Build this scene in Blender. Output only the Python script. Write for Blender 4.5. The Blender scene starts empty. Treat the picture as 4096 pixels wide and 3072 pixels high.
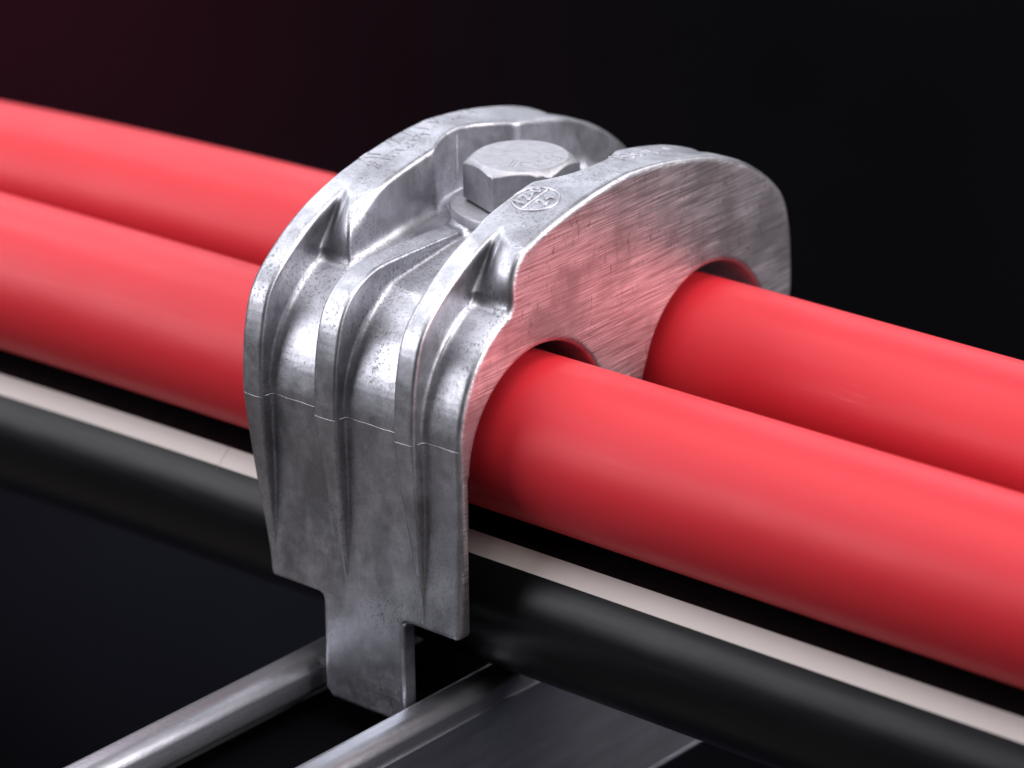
import bpy, bmesh, math
import numpy as np
from mathutils import Vector, Matrix

# ---------------------------------------------------------------- camera, world, light, exposure
U = 0.01                                   # all sizes below are written in centimetres
sc = bpy.context.scene
CAM = np.array([46.0499, -60.5433, 32.5218])
YAW, PIT, ROL, FPX = 0.6860, 0.4003, -0.0103, 14347.9

def cam_axes():
    f = np.array([-math.cos(PIT)*math.sin(YAW), math.cos(PIT)*math.cos(YAW), -math.sin(PIT)])
    r = np.array([math.cos(YAW), math.sin(YAW), 0.0])
    u = np.cross(r, f)
    c, s = math.cos(ROL), math.sin(ROL)
    return c*r+s*u, -s*r+c*u, f
R_, U_, F_ = cam_axes()
cd = bpy.data.cameras.new('camera')
cam = bpy.data.objects.new('camera', cd)
sc.collection.objects.link(cam)
cam.matrix_world = Matrix(((R_[0], U_[0], -F_[0], CAM[0]*U), (R_[1], U_[1], -F_[1], CAM[1]*U),
                           (R_[2], U_[2], -F_[2], CAM[2]*U), (0, 0, 0, 1)))
cd.sensor_width = 36.0
cd.lens = FPX/4096*36.0
cd.clip_start = 0.05
cd.clip_end = 60
cd.dof.use_dof = True
cd.dof.focus_distance = 0.80
cd.dof.aperture_fstop = 10.5
sc.camera = cam

world = bpy.data.worlds.new("World")
sc.world = world
world.use_nodes = True
bg = world.node_tree.nodes['Background']
bg.inputs[0].default_value = (0.72, 0.73, 0.86, 1)
bg.inputs[1].default_value = 0.034

sc.view_settings.view_transform = 'Standard'
sc.view_settings.look = 'None'
sc.view_settings.exposure = 0.0
sc.view_settings.gamma = 1.0

def area(name, loc, target, sx, sy, power, col, spread=180):
    l = bpy.data.lights.new(name, 'AREA')
    l.shape = 'RECTANGLE'; l.size = sx*U; l.size_y = sy*U
    l.energy = power; l.color = col; l.spread = math.radians(spread)
    o = bpy.data.objects.new(name, l)
    sc.collection.objects.link(o)
    o.location = Vector(loc)*U
    d = Vector(target)-Vector(loc)
    o.rotation_euler = d.to_track_quat('-Z', 'Y').to_euler()
    return o
for _y, _w, _s in ((20, 8.0, 24), (-52, 7.5, 34)):             # two rows of ceiling lamps that run along the cables
    _o = area('hall_light', (-92, _y, 118), (-92, _y*.5, 0), 150, _s, _w, (0.93, 0.94, 1.0))
    _o.rotation_euler = (math.radians(-_y*.25), math.radians(-28), 0)
area('side_light', (-110, -115, 62), (-2, 0, 2), 130, 70, 16.0, (0.95, 0.94, 1.0))
area('ceiling_light', (-105, 105, 75), (-2, 0, 2), 170, 80, 9.5, (0.90, 0.92, 1.0))
area('overhead_light', (35, -25, 130), (0, 0, 0), 120, 80, 15.0, (1.0, 0.95, 0.95))
area('aisle_light', (130, 30, 60), (0, 0, 2), 110, 80, 26.0, (1.0, 0.95, 0.98))
area('rear_light', (55, 100, 85), (-2, 0, 2), 90, 50, 7.0, (1.0, 0.97, 0.98))
# reddish spot added out of view to tint the dark backdrop at upper left
sl = bpy.data.lights.new('added_red_spot', 'SPOT')
sl.energy = 230; sl.color = (1.0, 0.06, 0.16); sl.spot_size = math.radians(34); sl.spot_blend = 1.0; sl.shadow_soft_size = 0.1
so = bpy.data.objects.new('added_red_spot', sl); sc.collection.objects.link(so)

sl2 = bpy.data.lights.new('added_blue_spot', 'SPOT')  # bluish spot added out of view to lift the backdrop at lower left
sl2.energy = 110; sl2.color = (0.7, 0.78, 1.0); sl2.spot_size = math.radians(20); sl2.spot_blend = 1.0; sl2.shadow_soft_size = 0.1
sb = bpy.data.objects.new('added_blue_spot', sl2); sc.collection.objects.link(sb)

# ---------------------------------------------------------------- helpers
def link(o, parent=None):
    sc.collection.objects.link(o)
    if parent: o.parent = parent
    return o
def tag(o, label=None, cat=None, group=None, kind=None):
    if label: o['label'] = label
    if cat: o['category'] = cat
    if group: o['group'] = group
    if kind: o['kind'] = kind
    return o
def empty(name):
    o = bpy.data.objects.new(name, None); o.empty_display_size = 0.02
    return link(o)
def mesh_obj(name, V, F, mat, parent=None, smooth=True, normals=None):
    me = bpy.data.meshes.new(name)
    me.from_pydata((np.asarray(V, dtype=float)*U).tolist(), [], [list(map(int, f)) for f in F])
    me.materials.append(mat)
    me.update()
    if smooth:
        me.polygons.foreach_set('use_smooth', [True]*len(me.polygons))
    if normals is not None:
        me.normals_split_custom_set_from_vertices(np.asarray(normals, dtype=float).tolist())
    return link(bpy.data.objects.new(name, me), parent)
def sharp(o, deg=32):
    o.data.set_sharp_from_angle(angle=math.radians(deg)); return o
def tube(path, rad, seg=8, closed=False, cap=True):
    path = [Vector(p) for p in path]; n = len(path); V = []; F = []
    up = None
    for i, p in enumerate(path):
        a = path[(i-1) % n] if (closed or i > 0) else p
        b = path[(i+1) % n] if (closed or i < n-1) else p
        t = (b-a).normalized()
        if up is None:
            up = Vector((0, 0, 1)) if abs(t.z) < .9 else Vector((1, 0, 0))
        s = t.cross(up).normalized(); w = s.cross(t).normalized(); up = w
        for k in range(seg):
            an = 2*math.pi*k/seg
            V.append(tuple(p+(s*math.cos(an)+w*math.sin(an))*rad))
    m = n if closed else n-1
    for i in range(m):
        for k in range(seg):
            F.append((i*seg+k, i*seg+(k+1) % seg, ((i+1) % n)*seg+(k+1) % seg, ((i+1) % n)*seg+k))
    if not closed and cap:
        F.append(tuple(range(seg))[::-1]); F.append(tuple((n-1)*seg+k for k in range(seg)))
    return V, F
def join(parts):
    V = []; F = []
    for v, f in parts:
        b = len(V); V += list(v); F += [tuple(b+i for i in q) for q in f]
    return V, F

# ---------------------------------------------------------------- materials
class NT:
    def __init__(s, name):
        s.m = bpy.data.materials.new(name); s.m.use_nodes = True
        s.t = s.m.node_tree; s.b = s.t.nodes['Principled BSDF']
        s.c = s.t.nodes.new('ShaderNodeTexCoord').outputs['Object']
    def n(s, ty, **kw):
        o = s.t.nodes.new(ty)
        for k, v in kw.items():
            if k in o.inputs.keys(): s.set(o.inputs[k], v)
            else: setattr(o, k, v)
        return o
    def set(s, inp, v):
        if hasattr(v, 'is_linked') or isinstance(v, bpy.types.NodeSocket): s.t.links.new(v, inp)
        else: inp.default_value = v
    def mapping(s, scale, rot=(0, 0, 0), loc=(0, 0, 0)):
        o = s.t.nodes.new('ShaderNodeMapping'); s.set(o.inputs['Vector'], s.c)
        o.inputs['Scale'].default_value = scale; o.inputs['Rotation'].default_value = rot; o.inputs['Location'].default_value = loc
        return o.outputs[0]
    def noise(s, vec, scale, detail=4, rough=.55, dist=0):
        o = s.t.nodes.new('ShaderNodeTexNoise'); s.set(o.inputs['Vector'], vec)
        o.inputs['Scale'].default_value = scale; o.inputs['Detail'].default_value = detail
        o.inputs['Roughness'].default_value = rough; o.inputs['Distortion'].default_value = dist
        return o.outputs['Fac']
    def ramp(s, fac, stops):
        o = s.t.nodes.new('ShaderNodeValToRGB'); s.set(o.inputs[0], fac)
        e = o.color_ramp.elements
        while len(e) < len(stops): e.new(.5)
        for el, (p, c) in zip(e, stops):
            el.position = p; el.color = (c, c, c, 1) if not isinstance(c, tuple) else (*c, 1)
        return o.outputs[0]
    def math(s, op, a, b=0.0, clamp=False):
        o = s.t.nodes.new('ShaderNodeMath'); o.operation = op; o.use_clamp = clamp
        s.set(o.inputs[0], a); s.set(o.inputs[1], b); return o.outputs[0]
    def mix(s, fac, a, b):
        o = s.t.nodes.new('ShaderNodeMix'); o.data_type = 'RGBA'
        s.set(o.inputs[0], fac)
        for i, v in ((6, a), (7, b)):
            if isinstance(v, tuple): v = (*v, 1)
            s.set(o.inputs[i], v)
        return o.outputs[2]
    def bump(s, h, dist, strength=1.0, normal=None):
        o = s.t.nodes.new('ShaderNodeBump'); s.set(o.inputs['Height'], h)
        o.inputs['Distance'].default_value = dist*U; o.inputs['Strength'].default_value = strength
        if normal is not None: s.set(o.inputs['Normal'], normal)
        return o.outputs[0]
    def P(s, **kw):
        names = dict(color='Base Color', metal='Metallic', rough='Roughness', spec='Specular IOR Level', normal='Normal',
                     aniso='Anisotropic', coat='Coat Weight', coatr='Coat Roughness', sheen='Sheen Weight', tangent='Tangent', arot='Anisotropic Rotation')
        for k, v in kw.items():
            if isinstance(v, tuple): v = (*v, 1)
            s.set(s.b.inputs[names[k]], v)
        return s.m

def mat_cast(name, base=(0.54, 0.545, 0.59), r0=.34, r1=.49, speck=.72):
    k = NT(name)
    big = k.noise(k.c, 45, 3)                           # cloudy oxidation, about 2 cm
    mid = k.noise(k.c, 260, 5, .65)
    # small dark pits and hair-like scuffs
    pit = k.noise(k.mapping((1, 1, 1), loc=(3, 1, 2)), 1500, 4, .75)
    pits = k.ramp(pit, [(.38, 1.0), (.47, 0.0)])
    scr = k.noise(k.mapping((900, 900, 260), rot=(.5, .2, .1)), 1.0, 4, .7, 1.2)
    scrs = k.ramp(scr, [(.34, 1.0), (.42, 0.0)])
    cover = k.ramp(big, [(.40, .25), (.58, 1.0)])
    wear = k.math('MULTIPLY', k.math('MAXIMUM', pits, scrs), cover, True)
    wear = k.math('MULTIPLY', wear, speck)
    tone = k.mix(k.ramp(mid, [(.3, 0.0), (.7, 1.0)]), tuple(c*.80 for c in base), tuple(min(1, c*1.16) for c in base))
    tone = k.mix(k.ramp(k.noise(k.mapping((70, 70, 38), loc=(2, 7, 1)), 1.0, 5, .62), [(.46, 0.0), (.66, .85)]), tone, tuple(c*.50 for c in base))
    col = k.mix(wear, tone, (.13, .125, .13))
    ro = k.math('ADD', k.math('MULTIPLY', mid, r1-r0), k.math('ADD', k.math('MULTIPLY', wear, .3), r0-.02))
    h = k.math('ADD', k.math('MULTIPLY', mid, .4), k.math('SUBTRACT', k.math('MULTIPLY', k.noise(k.c, 2200, 2), .08), k.math('MULTIPLY', wear, .12)))
    h = k.math('ADD', h, k.math('MULTIPLY', k.noise(k.c, 75, 2), 1.6))
    return k.P(color=col, metal=1.0, rough=ro, normal=k.bump(h, .012, .9))
M_cast = mat_cast('cast_aluminium')
M_raised = mat_cast('raised_cast_aluminium', (.62, .62, .66), .36, .50, .25)
M_dull = mat_cast('dull_cast_aluminium', (.42, .42, .45), .36, .52, .45)

def mat_brushed():
    k = NT('machined_aluminium')
    fine = k.noise(k.mapping((60, 70, 6000), rot=(math.radians(4), 0, 0)), 1.0, 3, .6)
    mid = k.noise(k.mapping((40, 40, 1900), rot=(math.radians(3), 0, 0), loc=(0, 3, 1)), 1.0, 3, .6)
    big = k.noise(k.c, 60, 3)
    lo = k.noise(k.mapping((700, 700, 420), loc=(1, 5, 2)), 1.0, 4, .75)
    pits = k.math('MULTIPLY', k.ramp(lo, [(.36, 1.0), (.45, 0.0)]), k.ramp(k.noise(k.c, 90, 3, .6), [(.45, 0.0), (.62, 1.0)]))
    gouge = k.ramp(k.noise(k.mapping((300, 900, 160), rot=(-.35, 0, 0)), 1.0, 2, .7), [(.29, 1.0), (.34, 0.0)])
    lines = k.math('ADD', k.math('MULTIPLY', fine, .7), k.math('MULTIPLY', mid, .3))
    t = k.ramp(lines, [(.42, 0.0), (.58, 1.0)])
    base = k.mix(t, (.44, .41, .44), (1.0, .97, 1.0))
    base = k.mix(k.ramp(big, [(.44, 0.0), (.62, .70)]), base, (.40, .38, .40))
    dirt = k.math('MAXIMUM', k.math('MULTIPLY', pits, .6), k.math('MULTIPLY', gouge, .45))
    col = k.mix(dirt, base, (.12, .08, .09))
    ro = k.math('ADD', k.math('MULTIPLY', lines, .28), .27)
    return k.P(color=col, metal=1.0, rough=ro, normal=k.bump(lines, .007, .8))
M_face = mat_brushed()

def mat_bolt():
    k = NT('galvanised_steel')
    n = k.noise(k.c, 500, 5, .7); n2 = k.noise(k.c, 110, 3)
    col = k.mix(k.ramp(n, [(.3, 0.0), (.7, 1.0)]), (.34, .34, .365), (.48, .48, .51))
    return k.P(color=col, metal=.9, rough=k.math('ADD', k.math('MULTIPLY', n2, .2), .38),
               normal=k.bump(k.math('ADD', n, k.math('MULTIPLY', n2, 2.0)), .010, .8))
M_bolt = mat_bolt()

def mat_cable(name, col, rough, dark, spec=.5, scuff=.07):
    k = NT(name)
    grain = k.noise(k.mapping((40, 900, 900)), 1.0, 3, .6)       # drawn along the cable
    blot = k.noise(k.mapping((18, 40, 40)), 1.0, 3)
    fine = k.noise(k.c, 1800, 2)
    c = k.mix(k.ramp(blot, [(.35, 0.0), (.7, .35)]), col, dark)
    scf = k.ramp(k.noise(k.mapping((70, 1500, 1500), loc=(4, 1, 7)), 1.0, 2, .5), [(.66, 0.0), (.72, 1.0)])
    where = k.ramp(k.noise(k.mapping((25, 60, 60), loc=(1, 9, 2)), 1.0, 3), [(.50, 0.0), (.66, 1.0)])
    dust = k.ramp(k.noise(k.c, 1300, 2, .5), [(.70, 0.0), (.78, 1.0)])
    scf = k.math('ADD', k.math('MULTIPLY', scf, where), k.math('MULTIPLY', dust, .35), True)
    c = k.mix(k.math('MULTIPLY', scf, scuff), c, tuple(min(1, v*.6+.30) for v in col))
    ro = k.math('ADD', k.math('MULTIPLY', grain, .14), k.math('ADD', k.math('MULTIPLY', blot, .16), rough-.14))
    return k.P(color=c, rough=ro, spec=spec, normal=k.bump(k.noise(k.mapping((35, 55, 55), loc=(5, 5, 5)), 1.0, 2), .05, .5, k.bump(k.math('ADD', k.math('MULTIPLY', grain, .5), k.math('MULTIPLY', fine, .25)), .004, .6)))
M_red = mat_cable('red_cable_sheath', (.60, .021, .032), .46, (.54, .015, .023), .36)
M_black = mat_cable('black_cable_sheath', (.0035, .0035, .0042), .30, (.006, .006, .007), .20, .05)
M_white = mat_cable('white_stripe', (.66, .61, .575), .6, (.58, .53, .49), .3)

def mat_flat(name, col, rough=.6, spec=.3):
    k = NT(name)
    n = k.noise(k.c, 12, 4)
    return k.P(color=k.mix(n, tuple(c*.8 for c in col), tuple(c*1.2 for c in col)), rough=rough, spec=spec)
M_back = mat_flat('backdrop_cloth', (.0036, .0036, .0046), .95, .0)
M_carpet = mat_flat('hall_carpet', (.125, .110, .100), .95, .1)
M_floor = mat_flat('stand_floor', (.010, .011, .018), .8, .1)

def mat_strut():
    k = NT('galvanised_channel')
    n = k.noise(k.mapping((300, 30, 300)), 1.0, 4); n2 = k.noise(k.c, 40, 4, .6); n3 = k.noise(k.c, 900, 3)
    col = k.mix(k.ramp(n, [(.3, 0.0), (.7, 1.0)]), (.46, .475, .51), (.64, .65, .70))
    col = k.mix(k.ramp(n2, [(.4, 0.0), (.7, .5)]), col, (.24, .26, .29))
    return k.P(color=col, metal=1.0, rough=k.math('ADD', k.math('MULTIPLY', n2, .2), .30),
               normal=k.bump(k.math('ADD', n, n3), .008, .8))
M_strut = mat_strut()

# ---------------------------------------------------------------- the setting
def grid_plane(name, c, ux, uy, mat):
    c, ux, uy = map(np.array, (c, ux, uy))
    V = [c-ux-uy, c+ux-uy, c+ux+uy, c-ux+uy]
    o = mesh_obj(name, V, [(0, 1, 2, 3)], mat, smooth=False); tag(o, kind='structure'); return o
hd = np.array([-math.sin(YAW), math.cos(YAW), 0.0]); hr = np.array([math.cos(YAW), math.sin(YAW), 0.0])
wc = hd*90
grid_plane('floor', (0, 240, -62), (500, 0, 0), (0, 260, 0), M_floor)
grid_plane('carpet', (0, -260, -62), (500, 0, 0), (0, 240, 0), M_carpet)
grid_plane('backdrop', tuple(wc+np.array([0, 0, -30])), tuple(hr*260), (0, 0, 32), M_back)
so.location = Vector(hd*38-hr*75+np.array([0, 0, 25]))*U
_t = Vector(wc-hr*36+np.array([0, 0, -9]))*U - so.location
so.rotation_euler = _t.to_track_quat('-Z', 'Y').to_euler()

sb.location = Vector(hd*30-hr*80+np.array([0, 0, -20]))*U
_t = Vector(wc-hr*17+np.array([0, 0, -46]))*U - sb.location
sb.rotation_euler = _t.to_track_quat('-Z', 'Y').to_euler()

# ---------------------------------------------------------------- clamp casting as a distance field
XC = -3.07                                   # the casting is the same after half a turn about this axis
Ehalf = [(-6.24, -7.0), (-6.21, -3.5), (-6.24, -3.0), (-6.42, -1.0), (-6.50, .72), (-6.47, 1.5), (-6.40, 2.2), (-6.20, 3.0), (-5.85, 3.5), (-5.2, 4.03), (-4.6, 4.42), (-3.95, 4.73),
         (-3.2, 4.99), (-2.6, 5.14), (-1.65, 5.33), (-.8, 5.44), (0, 5.49)]
Bhalf = [(-6.26, -7.0), (-6.24, -4.0), (-6.21, -3.1), (-6.14, -2.2), (-6.10, -1.0), (-6.13, .72), (-6.12, 1.04), (-5.98, 1.7), (-5.65, 2.4), (-5.22, 2.9), (-4.64, 3.33),
         (-4.3, 3.42), (-3.5, 3.53), (-2.6, 3.66), (-2.0, 3.76), (-1.4, 3.85), (0, 3.88)]
def smooth_pts(P, it=2):
    P = [np.array(p, float) for p in P]
    for _ in range(it):                      # Chaikin
        Q = [P[0]]
        for a, b in zip(P[:-1], P[1:]): Q += [a*.75+b*.25, a*.25+b*.75]
        Q.append(P[-1]); P = Q
    return P
def closed_poly(half):
    h = smooth_pts(half, 2)
    r = [np.array([-p[0], p[1]]) for p in h[::-1][1:]]
    return np.array(h+r)
def poly_sdf(P, y, z):
    d = np.full(y.shape, 1e9, np.float32); s = np.ones(y.shape, np.float32)
    n = len(P)
    for i in range(n):
        ax, ay = P[i]; bx, by = P[(i-1) % n]
        ex, ey = bx-ax, by-ay; wx, wy = y-ax, z-ay
        t = np.clip((wx*ex+wy*ey)/(ex*ex+ey*ey+1e-12), 0, 1)
        dx, dy = wx-ex*t, wy-ey*t
        d = np.minimum(d, dx*dx+dy*dy)
        c1 = z >= ay; c2 = z < by; c3 = ex*wy > ey*wx
        flip = (c1 & c2 & c3) | (~c1 & ~c2 & ~c3)
        s = np.where(flip, -s, s)
    return s*np.sqrt(d)
TH = .04
ty0, tz0 = -7.2, -7.0
tyn, tzn = int(14.4/TH)+1, int(13.4/TH)+1
_yy, _zz = np.meshgrid(ty0+TH*np.arange(tyn), tz0+TH*np.arange(tzn), indexing='ij')
TE = poly_sdf(closed_poly(Ehalf), _yy.astype(np.float32), _zz.astype(np.float32))
TB = poly_sdf(closed_poly(Bhalf), _yy.astype(np.float32), _zz.astype(np.float32))
def samp(T, y, z):
    a = np.clip((y-ty0)/TH, 0, tyn-1.001); b = np.clip((z-tz0)/TH, 0, tzn-1.001)
    i = a.astype(np.int32); j = b.astype(np.int32); a = a-i; b = b-j
    return (T[i, j]*(1-a)+T[i+1, j]*a)*(1-b)+(T[i, j+1]*(1-a)+T[i+1, j+1]*a)*b
def smin(a, b, k):
    h = np.maximum(k-np.abs(a-b), 0)/k
    return np.minimum(a, b)-h*h*k*.25
def smax(a, b, k): return -smin(-a, -b, k)
HAY, HBY, HZ, HR = -3.325, 2.99, -.07, 2.40
RIBS = ((-6.14, -5.55), (-3.95, -3.32), (-1.61, -1.05))
def G(X, Y, Z):
    """distance field of the casting, arrays in cm"""
    pos = Y > 0
    x = np.where(pos, 2*XC-X, X); y = np.where(pos, -Y, Y)
    e = samp(TE, Y, Z); b = samp(TB, Y, Z)
    low = np.maximum(.72-Z, 0)*.10                                  # draft below the parting line
    xl = -6.14+low                                                  # left limit
    def slab(a, c): return np.maximum(a-x, x-c)
    def rib(i):
        a, c = RIBS[i]
        return slab(a+low*1.25 if i else -8.0, c+np.clip((e+.35), 0, .35)*.10)   # sides flare a little towards the root
    r0, r2 = rib(0), rib(2)
    # end wall of each pocket: upright at the face, leaning back beside the rib
    g = np.clip(1-(x-np.where(x > XC, -1.05, -5.55))/.85, 0, 1)
    wall = (-(y+4.27)+np.maximum(Z-3.7, 0)*.75*g*g)/np.sqrt(1+(.75*g*g)**2)
    f1 = smax(slab(-8.0, -4.72), wall, .12)
    f2 = smax(slab(-1.64, 2.0), wall, .12)
    roll = .06+.06*np.clip(Z, 0, 1)+.55*np.exp(-((y+4.1)/.60)**2)*np.where(x > XC, np.clip((x+1.05)/.30, 0, 1), np.clip((x+5.55)/.30, 0, 1))
    d = smax(e, np.minimum(smin(r0, f1, .18), smin(r2, f2, .18)), roll)
    d = smin(b, d, .05+.12*np.clip(Z+.3, 0, 1)+.25*np.clip((y+4.5)/.5, 0, 1))
    d = smin(d, smax(smax(e, Z-3.93, .5), rib(1), .10), .05+.12*np.clip(Z+.3, 0, 1))
    # clearance for the bolt head
    rr = np.hypot(X-XC, Y)
    d = smax(d, -smax(rr-2.03, 3.91-Z, .12), .10)
    # boss under the washer
    d = smin(d, np.maximum(rr-1.72, np.maximum(Z-3.91, 3.0-Z)), .35)
    # cable seats, opening downwards
    for yc, a, c in ((HAY, -5.76, -.95), (HBY, .62, 5.76)):
        hole = np.hypot(Y-yc, Z-HZ)-HR
        slot = np.maximum(np.maximum(a-Y, Y-c), Z-HZ)
        d = smax(d, -smin(hole, slot, .1), .05)
    d = smax(d, -np.maximum(np.abs(Y)-5.76, Z+1.6), .1)             # nothing between the legs lower down
    # lower edge of the legs with the lugs that drop into the channel
    lc = np.where(pos, -3.28, -2.86)
    lug = np.maximum(np.abs(X-lc)-1.20, -6.45-Z)
    lug = np.maximum(lug, (np.abs(X-lc)-1.20+(-6.45-Z))*.7071+.14)
    d = smax(d, smin(-3.85-Z, lug, .22), .10)
    d = smax(d, slab(xl, 0.0), .16)
    return d
def surface_net(h=.06):
    x0, y0, z0 = -6.35, -6.75, -6.65
    nx, ny, nz = int(6.6/h)+2, int(13.5/h)+2, int(12.4/h)+2
    gx = (x0+h*np.arange(nx)).astype(np.float32); gy = (y0+h*np.arange(ny)).astype(np.float32); gz = (z0+h*np.arange(nz)).astype(np.float32)
    D = np.empty((nx, ny, nz), np.float32)
    YY, ZZ = np.meshgrid(gy, gz, indexing='ij')
    for i in range(nx):
        D[i] = G(np.full_like(YY, gx[i]), YY, ZZ)
    S = D < 0
    c = np.zeros((nx-1, ny-1, nz-1), np.int8)
    for dx in (0, 1):
        for dy in (0, 1):
            for dz in (0, 1): c += S[dx:nx-1+dx, dy:ny-1+dy, dz:nz-1+dz]
    act = (c > 0) & (c < 8)
    I, J, K = np.nonzero(act)
    idx = np.full(act.shape, -1, np.int64); idx[I, J, K] = np.arange(len(I))
    acc = np.zeros((len(I), 3)); cnt = np.zeros(len(I))
    cor = [(a, b_, c_) for a in (0, 1) for b_ in (0, 1) for c_ in (0, 1)]
    for p in cor:
        for ax in range(3):
            if p[ax]: continue
            q = list(p); q[ax] = 1
            a = D[I+p[0], J+p[1], K+p[2]]; b = D[I+q[0], J+q[1], K+q[2]]
            m = (a < 0) != (b < 0)
            t = np.where(m, a/(a-b+1e-20), 0)
            pt = np.stack([np.full(len(I), p[0], float), np.full(len(I), p[1], float), np.full(len(I), p[2], float)], 1)
            pt[:, ax] += t
            acc += pt*m[:, None]; cnt += m
    V = acc/cnt[:, None]+np.stack([I, J, K], 1)
    V = V*h+np.array([x0, y0, z0])
    F = []
    def quads(m, offs, flip):
        i, j, k = np.nonzero(m)
        q = np.stack([idx[i+o[0], j+o[1], k+o[2]] for o in offs], 1)
        return q if not flip is None else q
    out = []
    for ax in range(3):
        sl = [slice(1, -1)]*3; sl[ax] = slice(0, -1)
        sh = [slice(1, -1)]*3; sh[ax] = slice(1, None)
        a = S[tuple(sl)]; b = S[tuple(sh)]
        u, v = (ax+1) % 3, (ax+2) % 3
        for fl, m in ((0, a & ~b), (1, ~a & b)):
            i, j, k = np.nonzero(m)
            base = np.stack([i, j, k], 1); base[:, u] += 1; base[:, v] += 1
            q = []
            for du, dv in ((-1, -1), (0, -1), (0, 0), (-1, 0)):
                o = base.copy(); o[:, u] += du; o[:, v] += dv
                q.append(idx[o[:, 0], o[:, 1], o[:, 2]])
            q = np.stack(q, 1)
            out.append(q if fl == 0 else q[:, ::-1])
    F = np.concatenate(out)
    F = F[(F >= 0).all(1)]
    def grad(P, e):
        g = []
        for a in range(3):
            o = np.zeros(3); o[a] = e
            A = P+o; B = P-o
            g.append((G(A[:, 0], A[:, 1], A[:, 2])-G(B[:, 0], B[:, 1], B[:, 2]))/(2*e))
        return np.stack(g, 1)
    for _ in range(3):
        g = grad(V, .012); l2 = np.maximum((g*g).sum(1), .05)
        d = G(V[:, 0], V[:, 1], V[:, 2])
        V = V-np.clip(d/l2, -.05, .05)[:, None]*g
    N = grad(V, .02); N /= np.linalg.norm(N, axis=1)[:, None]+1e-9
    return V, F, N
CV, CF, CN = surface_net(.05)
fc = CV[CF].mean(1); fn = CN[CF].mean(1)
x_, y_, z_ = fc.T
bd = samp(TB, y_, z_); ed = samp(TE, y_, z_)
pos = y_ > 0
xm = np.where(pos, 2*XC-x_, x_); ym = -np.abs(y_)
part = np.zeros(len(fc), int)                                    # 0 body
out = (bd > .07)
part[out & (ym > -4.33) & (x_ > XC)] = 1                         # front flange
part[out & (ym > -4.33) & (x_ < XC)] = 2                         # rear flange
for i, (a, c) in enumerate(RIBS):
    s = (xm > a-.06) & (xm < c+.14)
    if i == 1: m = (bd > .05) & s & (z_ < 3.95) & (part*0 == 0) & (ym < -2.2)
    else: m = (bd > .05) & s & (ym < -4.33)
    part[m & ~pos] = 3+i
    part[m & pos] = 6+i
part[(z_ < -3.9) & ~pos] = 9
part[(z_ < -3.9) & pos] = 10
part[(x_ > -.035) & (fn[:, 0] > .93)] = 11
clamp = empty('cable_clamp')
tag(clamp, 'cast aluminium cable clamp with three ribs gripping the red cables, hex bolt on top', 'cable clamp')
names = {0: ('body', M_cast), 1: ('flange', M_cast), 2: ('flange', M_cast), 3: ('rib', M_cast), 4: ('rib', M_cast), 5: ('rib', M_cast),
         6: ('rib', M_cast), 7: ('rib', M_cast), 8: ('rib', M_cast), 9: ('lug', M_dull), 10: ('lug', M_dull), 11: ('machined_face', M_face)}
plabel = {1: 'front flange carrying the round date stamp', 2: 'rear flange with large raised lettering', 11: 'flat brushed end face around the cable seats'}
for p in range(12):
    q = CF[part == p]
    if not len(q): continue
    used, inv = np.unique(q.ravel(), return_inverse=True)
    nm, mt = names[p]
    if nm == 'lug': mt = M_cast
    o = mesh_obj(nm, CV[used], inv.reshape(q.shape), mt, clamp, True, CN[used])
    if p in plabel: o['label'] = plabel[p]

# ---------------------------------------------------------------- things cast on the clamp
def z_on_top(x, y):
    """height of the outer surface above (x, y)"""
    lo, hi = 3.0, 6.2
    for _ in range(26):
        m = (lo+hi)/2
        v = G(np.array([x]), np.array([y]), np.array([m]))[0]
        if v < 0: lo = m
        else: hi = m
    return (lo+hi)/2
def y_out(x, z):
    lo, hi = -5.9, -7.2
    for _ in range(26):
        m = (lo+hi)/2
        if G(np.array([x]), np.array([m]), np.array([z]))[0] < 0: lo = m
        else: hi = m
    return (lo+hi)/2
path = [(x, y_out(x, .72), .72+.005*math.sin(x*9)) for x in np.linspace(-6.08, -.05, 150)]
mesh_obj('parting_line', *tube(path, .009, 6), M_dull, clamp)

def dens(P, st=.06):
    o = [np.array(P[0], float)]
    for a, b in zip(P[:-1], P[1:]):
        a = np.array(a, float); b = np.array(b, float); n = max(1, int(np.linalg.norm(b-a)/st))
        o += [a+(b-a)*(k+1)/n for k in range(n)]
    return o
def strokes(polys, rad, zf, lift=0.0):
    return join([tube([(x, y, zf(x, y)+lift) for x, y in dens(P)], rad, 6) for P in polys])
def top_z(x, y): return np.interp(-abs(y), [p[0] for p in Ehalf[4:]], [p[1] for p in Ehalf[4:]])
_EP = smooth_pts(Ehalf, 2)
_ey = [p[0] for p in _EP if p[1] > .72]; _ez = [p[1] for p in _EP if p[1] > .72]
def band_z(x, y): return float(np.interp(-abs(y), _ey, _ez))
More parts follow.
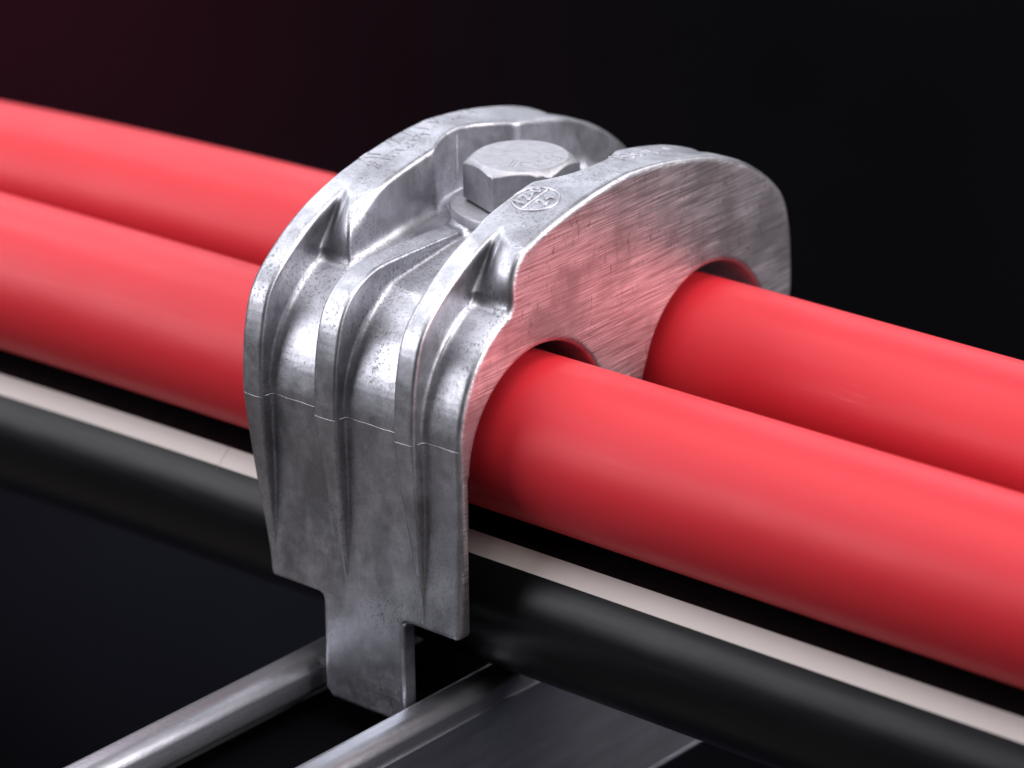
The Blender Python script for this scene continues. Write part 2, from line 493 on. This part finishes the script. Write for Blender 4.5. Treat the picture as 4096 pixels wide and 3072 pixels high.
# raised maker's lettering on the rear flange and raised figures on the front one, as strokes (x, y)
REAR = [[(-6.04, -2.37), (-5.62, -2.53)], [(-5.62, -2.53), (-5.62, -1.78), (-5.62, -1.59), (-5.54, -1.55)],
        [(-5.58, -2.45), (-5.34, -2.53), (-5.35, -2.42), (-5.58, -2.36)], [(-6.04, -2.37), (-6.04, -2.1), (-5.69, -2.0)],
        [(-5.96, -2.39), (-5.68, -2.36)], [(-5.92, -2.32), (-5.91, -2.22), (-5.65, -2.15)], [(-5.55, -2.14), (-5.33, -2.09), (-5.33, -1.99), (-5.52, -1.96)],
        [(-5.55, -1.98), (-5.33, -1.93), (-5.34, -1.79), (-5.54, -1.76)], [(-6.01, -1.45), (-5.54, -1.55)],
        [(-6.02, -1.27), (-5.63, -1.37), (-5.59, -0.96), (-5.83, -0.89), (-6.01, -0.88)], [(-5.56, -1.68), (-5.33, -1.6), (-5.34, -1.45), (-5.66, -1.39)],
        [(-5.52, -1.38), (-5.33, -1.42), (-5.33, -1.32), (-5.54, -1.28)], [(-5.56, -1.12), (-5.44, -1.06), (-5.45, -0.9), (-5.61, -0.86)],
        [(-6.01, -1.45), (-6.02, -1.27)], [(-5.57, -0.74), (-5.34, -0.65)],
        [(-5.98, -.5), (-5.6, -.42), (-5.6, -.2)], [(-5.98, -.1), (-5.62, .02), (-5.98, .2)], [(-5.98, .5), (-5.6, .5), (-5.6, .8), (-5.98, .8)],
        [(-5.98, 1.1), (-5.6, 1.25), (-5.98, 1.45)], [(-5.8, 1.1), (-5.8, 1.45)]]
FRONT = [[(-1.07, 0.56), (-1.05, 0.66), (-0.68, 0.67)], [(-1.05, 1.04), (-1.02, 0.93), (-0.87, 0.86), (-0.73, 0.94), (-0.69, 1.07), (-0.82, 1.15), (-0.99, 1.13), (-1.05, 1.04)],
         [(-1.01, 1.26), (-0.72, 1.25), (-0.7, 1.44)], [(-0.86, 1.5), (-1.02, 1.66), (-.70, 1.68)], [(-1.02, 1.83), (-0.66, 1.82), (-0.65, 1.97)],
         [(-1.03, 2.55), (-0.74, 2.58)]]
tag(mesh_obj('raised_lettering', *strokes(REAR, .016, band_z, .003), M_cast, clamp), 'angular raised maker lettering on the rear flange')
tag(mesh_obj('raised_lettering', *strokes(FRONT, .022, band_z, .002), M_cast, clamp), 'raised figures near the crest of the front flange')
# round date stamp: ring, bar, 12-0 over 24
RC = (-1.03, -2.13)
ring = [(RC[0]+.545*math.cos(a), RC[1]+.50*math.sin(a)) for a in np.linspace(0, 2*math.pi, 73)[:-1]]
st = [tube([(x, y, band_z(x, y)+.004) for x, y in ring], .028, 8, closed=True)]
st.append(tube([(x, y, band_z(x, y)+.006) for x, y in dens([(-1.06, -2.60), (-1.06, -1.66)])], .024, 8))
def text_part(body, cx, cy, size):
    cu = bpy.data.curves.new('t', 'FONT'); cu.body = body; cu.size = size; cu.align_x = 'CENTER'; cu.align_y = 'CENTER'
    cu.extrude = .028; cu.bevel_depth = .007; cu.bevel_resolution = 1; cu.resolution_u = 3; cu.offset = .004; cu.space_character = 1.08
    o = bpy.data.objects.new('t', cu); sc.collection.objects.link(o)
    dg = bpy.context.evaluated_depsgraph_get()
    me = bpy.data.meshes.new_from_object(o.evaluated_get(dg))
    V = []
    for v in me.vertices:
        x = cx-v.co.y; y = cy+v.co.x*.95
        V.append((x, y, band_z(x, y)+v.co.z+.004))
    F = [tuple(f.vertices) for f in me.polygons]
    bpy.data.objects.remove(o); bpy.data.meshes.remove(me); bpy.data.curves.remove(cu)
    return V, F
st.append(text_part('12-0', -1.27, -2.13, .43))
st.append(text_part('24', -.79, -2.10, .43))
tag(mesh_obj('date_stamp', *join(st), M_raised, clamp), 'raised ring with the figures 12-0 above 24')

# ---------------------------------------------------------------- bolt and washer
BX, BY, ZT, ZB = -3.10, -.08, 5.25, 4.22
def hex_head(R=1.35, ph=39, rt=1.09):
    th = sorted(set([round(a*.5, 3) for a in range(0, 720, 5)]+[(ph+60*k) % 360*1.0 for k in range(6)]))
    V = []; F = []
    n = len(th); rings = []
    rng = np.random.RandomState(4)
    for a in th:
        q = (a-ph) % 60
        rh = R*math.cos(math.radians(30))/math.cos(math.radians(q-30))
        dz = 0
        da = abs((a-339+180) % 360-180)
        if da < 16: rh -= .085*(1-da/16)*(.6+.4*rng.rand()); dz = .03*rng.rand()
        da = abs((a-279+180) % 360-180)
        if da < 5: rh -= .03
        zc = ZT-.02-(rh-rt)*.62-dz
        c, s = math.cos(math.radians(a)), math.sin(math.radians(a))
        rings.append([(rt*c*.985, rt*s*.985, ZT), (rt*c, rt*s, ZT-.008), ((rh-.02)*c, (rh-.02)*s, zc+.02), (rh*c, rh*s, zc-.02), (rh*c, rh*s, ZB+.05), ((rh-.05)*c, (rh-.05)*s, ZB)])
    m = len(rings[0])
    for r in rings: V += [(BX+p[0], BY+p[1], p[2]) for p in r]
    flat = []
    for i in range(n):
        j = (i+1) % n
        for k in range(m-1):
            F.append((i*m+k, i*m+k+1, j*m+k+1, j*m+k)); flat.append(k == 3)
    F.append(tuple(i*m for i in range(n))); flat.append(False)
    F.append(tuple(i*m+m-1 for i in range(n))[::-1]); flat.append(True)
    return V, F, flat
bolt = empty('hex_bolt'); bolt.parent = None
tag(bolt, 'galvanised hex bolt screwed down into the recess between the two clamp flanges', 'bolt')
V, F, flat = hex_head()
hb = mesh_obj('bolt_head', V, F, M_bolt, bolt)
for p, f in zip(hb.data.polygons, flat): p.use_smooth = not f
hb.data.polygons[-2].use_smooth = False
V, F = tube([(BX, BY, ZB+.05), (BX, BY, 2.5)], .58, 32)
mesh_obj('shank', V, F, M_bolt, bolt)
MARK = [[(-4.0, -0.10), (-3.59, -0.06), (-3.54, 0.0)], [(-2.8, -0.98), (-2.72, -0.94), (-2.95, -0.42), (-3.02, -0.45), (-2.8, -0.98)],
        [(-2.8, -0.47), (-2.73, -0.58), (-2.56, -0.66), (-2.39, -0.63), (-2.31, -0.5), (-2.38, -0.39), (-2.55, -0.33), (-2.72, -0.37), (-2.8, -0.47)],
        [(-2.53, -0.18), (-2.43, -0.03)], [(-2.31, -0.26), (-2.25, -0.05)],
        [(-2.68, 0.24), (-2.56, 0.41), (-2.44, 0.3), (-2.24, 0.33), (-2.21, 0.18), (-2.36, 0.09), (-2.58, 0.15)], [(-2.9, 0.26), (-2.72, 0.5), (-2.53, 0.75)]]
mesh_obj('head_marking', *strokes(MARK, .013, lambda x, y: ZT, .0), M_bolt, bolt)
def washer(cx, cy, z0, z1, r, ri, n=96):
    prof = [(ri, z0), (r-.03, z0), (r, z0+.03), (r, z1-.05), (r-.02, z1-.015), (r-.06, z1), (ri+.02, z1), (ri, z1-.02)]
    V = []; F = []; m = len(prof)
    for i in range(n):
        a = 2*math.pi*i/n
        V += [(cx+p[0]*math.cos(a), cy+p[0]*math.sin(a), p[1]) for p in prof]
    for i in range(n):
        for k in range(m):
            F.append((i*m+k, ((i+1) % n)*m+k, ((i+1) % n)*m+(k+1) % m, i*m+(k+1) % m))
    return V, F
V, F = washer(-3.05, -.22, 3.90, 4.19, 1.63, .62)
w = mesh_obj('washer', V, F, M_bolt)
tag(w, 'round thick flat washer pressed under the hex bolt head', 'washer')
sharp(w)

# ---------------------------------------------------------------- cables
def cable(name, y0, z0, r, mat, bend, x0=-48, x1=44, seg=96, arc=None, dr=0.0):
    xs = np.concatenate([np.linspace(x0, -7, 60), np.linspace(-6, 1, 4), np.linspace(2, x1, 50)])
    P = [(x, y0+bend(x)[0], z0+bend(x)[1]) for x in xs]
    V = []; F = []
    if arc is None:
        th = [2*math.pi*k/seg for k in range(seg)]; closed = True
    else:
        th = [math.radians(a) for a in np.linspace(arc[0], arc[1], 14)]; closed = False
    m = len(th)
    for p in P:
        for a in th: V.append((p[0], p[1]+(r+dr)*math.cos(a), p[2]+(r+dr)*math.sin(a)))
    for i in range(len(P)-1):
        for k in range(m if closed else m-1):
            F.append((i*m+k, i*m+(k+1) % m, (i+1)*m+(k+1) % m, (i+1)*m+k))
    return mesh_obj(name, V, F, mat)
def bend_a(x): t = max(0, -x-6)/11; return (-.22*t*t, .03*t*t)
def bend_b(x): t = max(0, -x-6)/11; u = max(0, x-2)/12; return (-.20*t*t, -.12*t*t-.03*u)
def bend_c(x): t = max(0, -x-6)/11; return (-.25*t*t, .0)
ca = cable('red_cable', -3.087, 0.0, 1.90, M_red, bend_a)
tag(ca, 'thick red cable nearest the viewer, lying on the black cable', 'cable', 'red cables held by the clamp')
cb = cable('red_cable', 3.077, -.02, 1.90, M_red, bend_b)
tag(cb, 'thick red cable further back, partly hidden behind the front red one', 'cable', 'red cables held by the clamp')
cc = cable('black_cable', -3.087, -3.897, 1.90, M_black, bend_c)
tag(cc, 'black cable with a white stripe running under the front red cable', 'cable')
ws = cable('white_stripe', -3.087, -3.897, 1.90, M_white, bend_c, arc=(121.2, 137.2), dr=.012); ws.parent = cc
tag(ws, 'flat off-white stripe along the black cable')
sx = -8.9
V, F = tube([(sx+.006*(k-9)*0, -3.087-.015+1.912*math.cos(math.radians(a)), -3.897+1.912*math.sin(math.radians(a))) for k, a in enumerate(np.linspace(119, 141, 24))], .007, 6)
M_seam = mat_flat('tape_seam', (.22, .20, .20), .6)
mesh_obj('tape_seam', V, F, M_seam, cc)

# ---------------------------------------------------------------- strut channel under the cables
def off_strip(P, t):
    """closed outline of a bent sheet of thickness t that follows the open line P"""
    P = [np.array(p, float) for p in P]; L = []; R = []
    for i, p in enumerate(P):
        a = P[max(0, i-1)]; b = P[min(len(P)-1, i+1)]; d = (b-a)/np.linalg.norm(b-a); n = np.array([-d[1], d[0]])
        L.append(p+n*t/2); R.append(p-n*t/2)
    return L+R[::-1]
def arc(cx, cz, r, a0, a1, n=9): return [(cx+r*math.cos(math.radians(a)), cz+r*math.sin(math.radians(a))) for a in np.linspace(a0, a1, n)]
def extrude_y(name, prof, y0, y1, mat, parent):
    n = len(prof); V = [(p[0], y0, p[1]) for p in prof]+[(p[0], y1, p[1]) for p in prof]
    F = [(i, (i+1) % n, n+(i+1) % n, n+i) for i in range(n)]+[tuple(range(n))[::-1], tuple(n+i for i in range(n))]
    o = mesh_obj(name, V, F, mat, parent)
    md = o.modifiers.new('bevel', 'BEVEL'); md.width = .03*U; md.segments = 2; md.limit_method = 'ANGLE'; md.angle_limit = math.radians(35)
    for p in o.data.polygons: p.use_smooth = True
    for i in (-1, -2): o.data.polygons[i].use_smooth = False
    return o
ch = empty('strut_channel')
tag(ch, 'galvanised steel channel with rolled lips crossing below the clamp and cables', 'steel channel')
Y0, Y1 = -34.0, 9.0
XM = -2.95
def lip_profile(x0):
    """rolled bead: upright on the left, flat on top, falling off to the right, open underneath"""
    P = [(x0, -6.95)]+arc(x0+.30, -6.10, .30, 180, 90, 8)+arc(x0+.50, -6.18, .38, 90, 12, 9)+arc(x0+.74, -6.52, .14, 20, -80, 5)
    return P+[(x0+.66, -6.60), (x0+.74, -6.42), (x0+.55, -6.10), (x0+.30, -5.96), (x0+.12, -6.15), (x0+.12, -6.95)]
for i, x0 in enumerate((-5.30, -1.40)):
    o = extrude_y('lip', lip_profile(x0), Y0, Y1, M_strut, ch)
    sharp(o, 60)
    o['label'] = 'rolled lip on the right of the slot' if i else 'rolled lip on the left of the slot'
P = [(-.54, -6.40), (-.54, -10.40)]+arc(-.48, -10.46, .06, 180, 260, 3)
sharp(extrude_y('side_wall', off_strip(P, .16), Y0, Y1, M_strut, ch))
P = [(-5.22, -6.40), (-5.22, -10.3)]+arc(-5.32, -10.36, .12, 0, -120, 6)
sharp(extrude_y('side_wall', off_strip(P, .16), Y0, Y1, M_strut, ch))
extrude_y('slot_shade_block', [(-5.1, -9.9), (-.8, -9.9), (-.8, -7.2), (-5.1, -7.2)], Y0+.5, Y1-.5, M_back, ch)  # added matte black block, stands in for the shade inside the slot
sharp(extrude_y('base', off_strip([(-5.1, -10.2), (-.75, -10.2)], .16), Y0, Y1, M_black, ch))
ch.rotation_euler = (0, 0, math.radians(-2.0))
ch.location = Vector((.08, 0, 0))*U
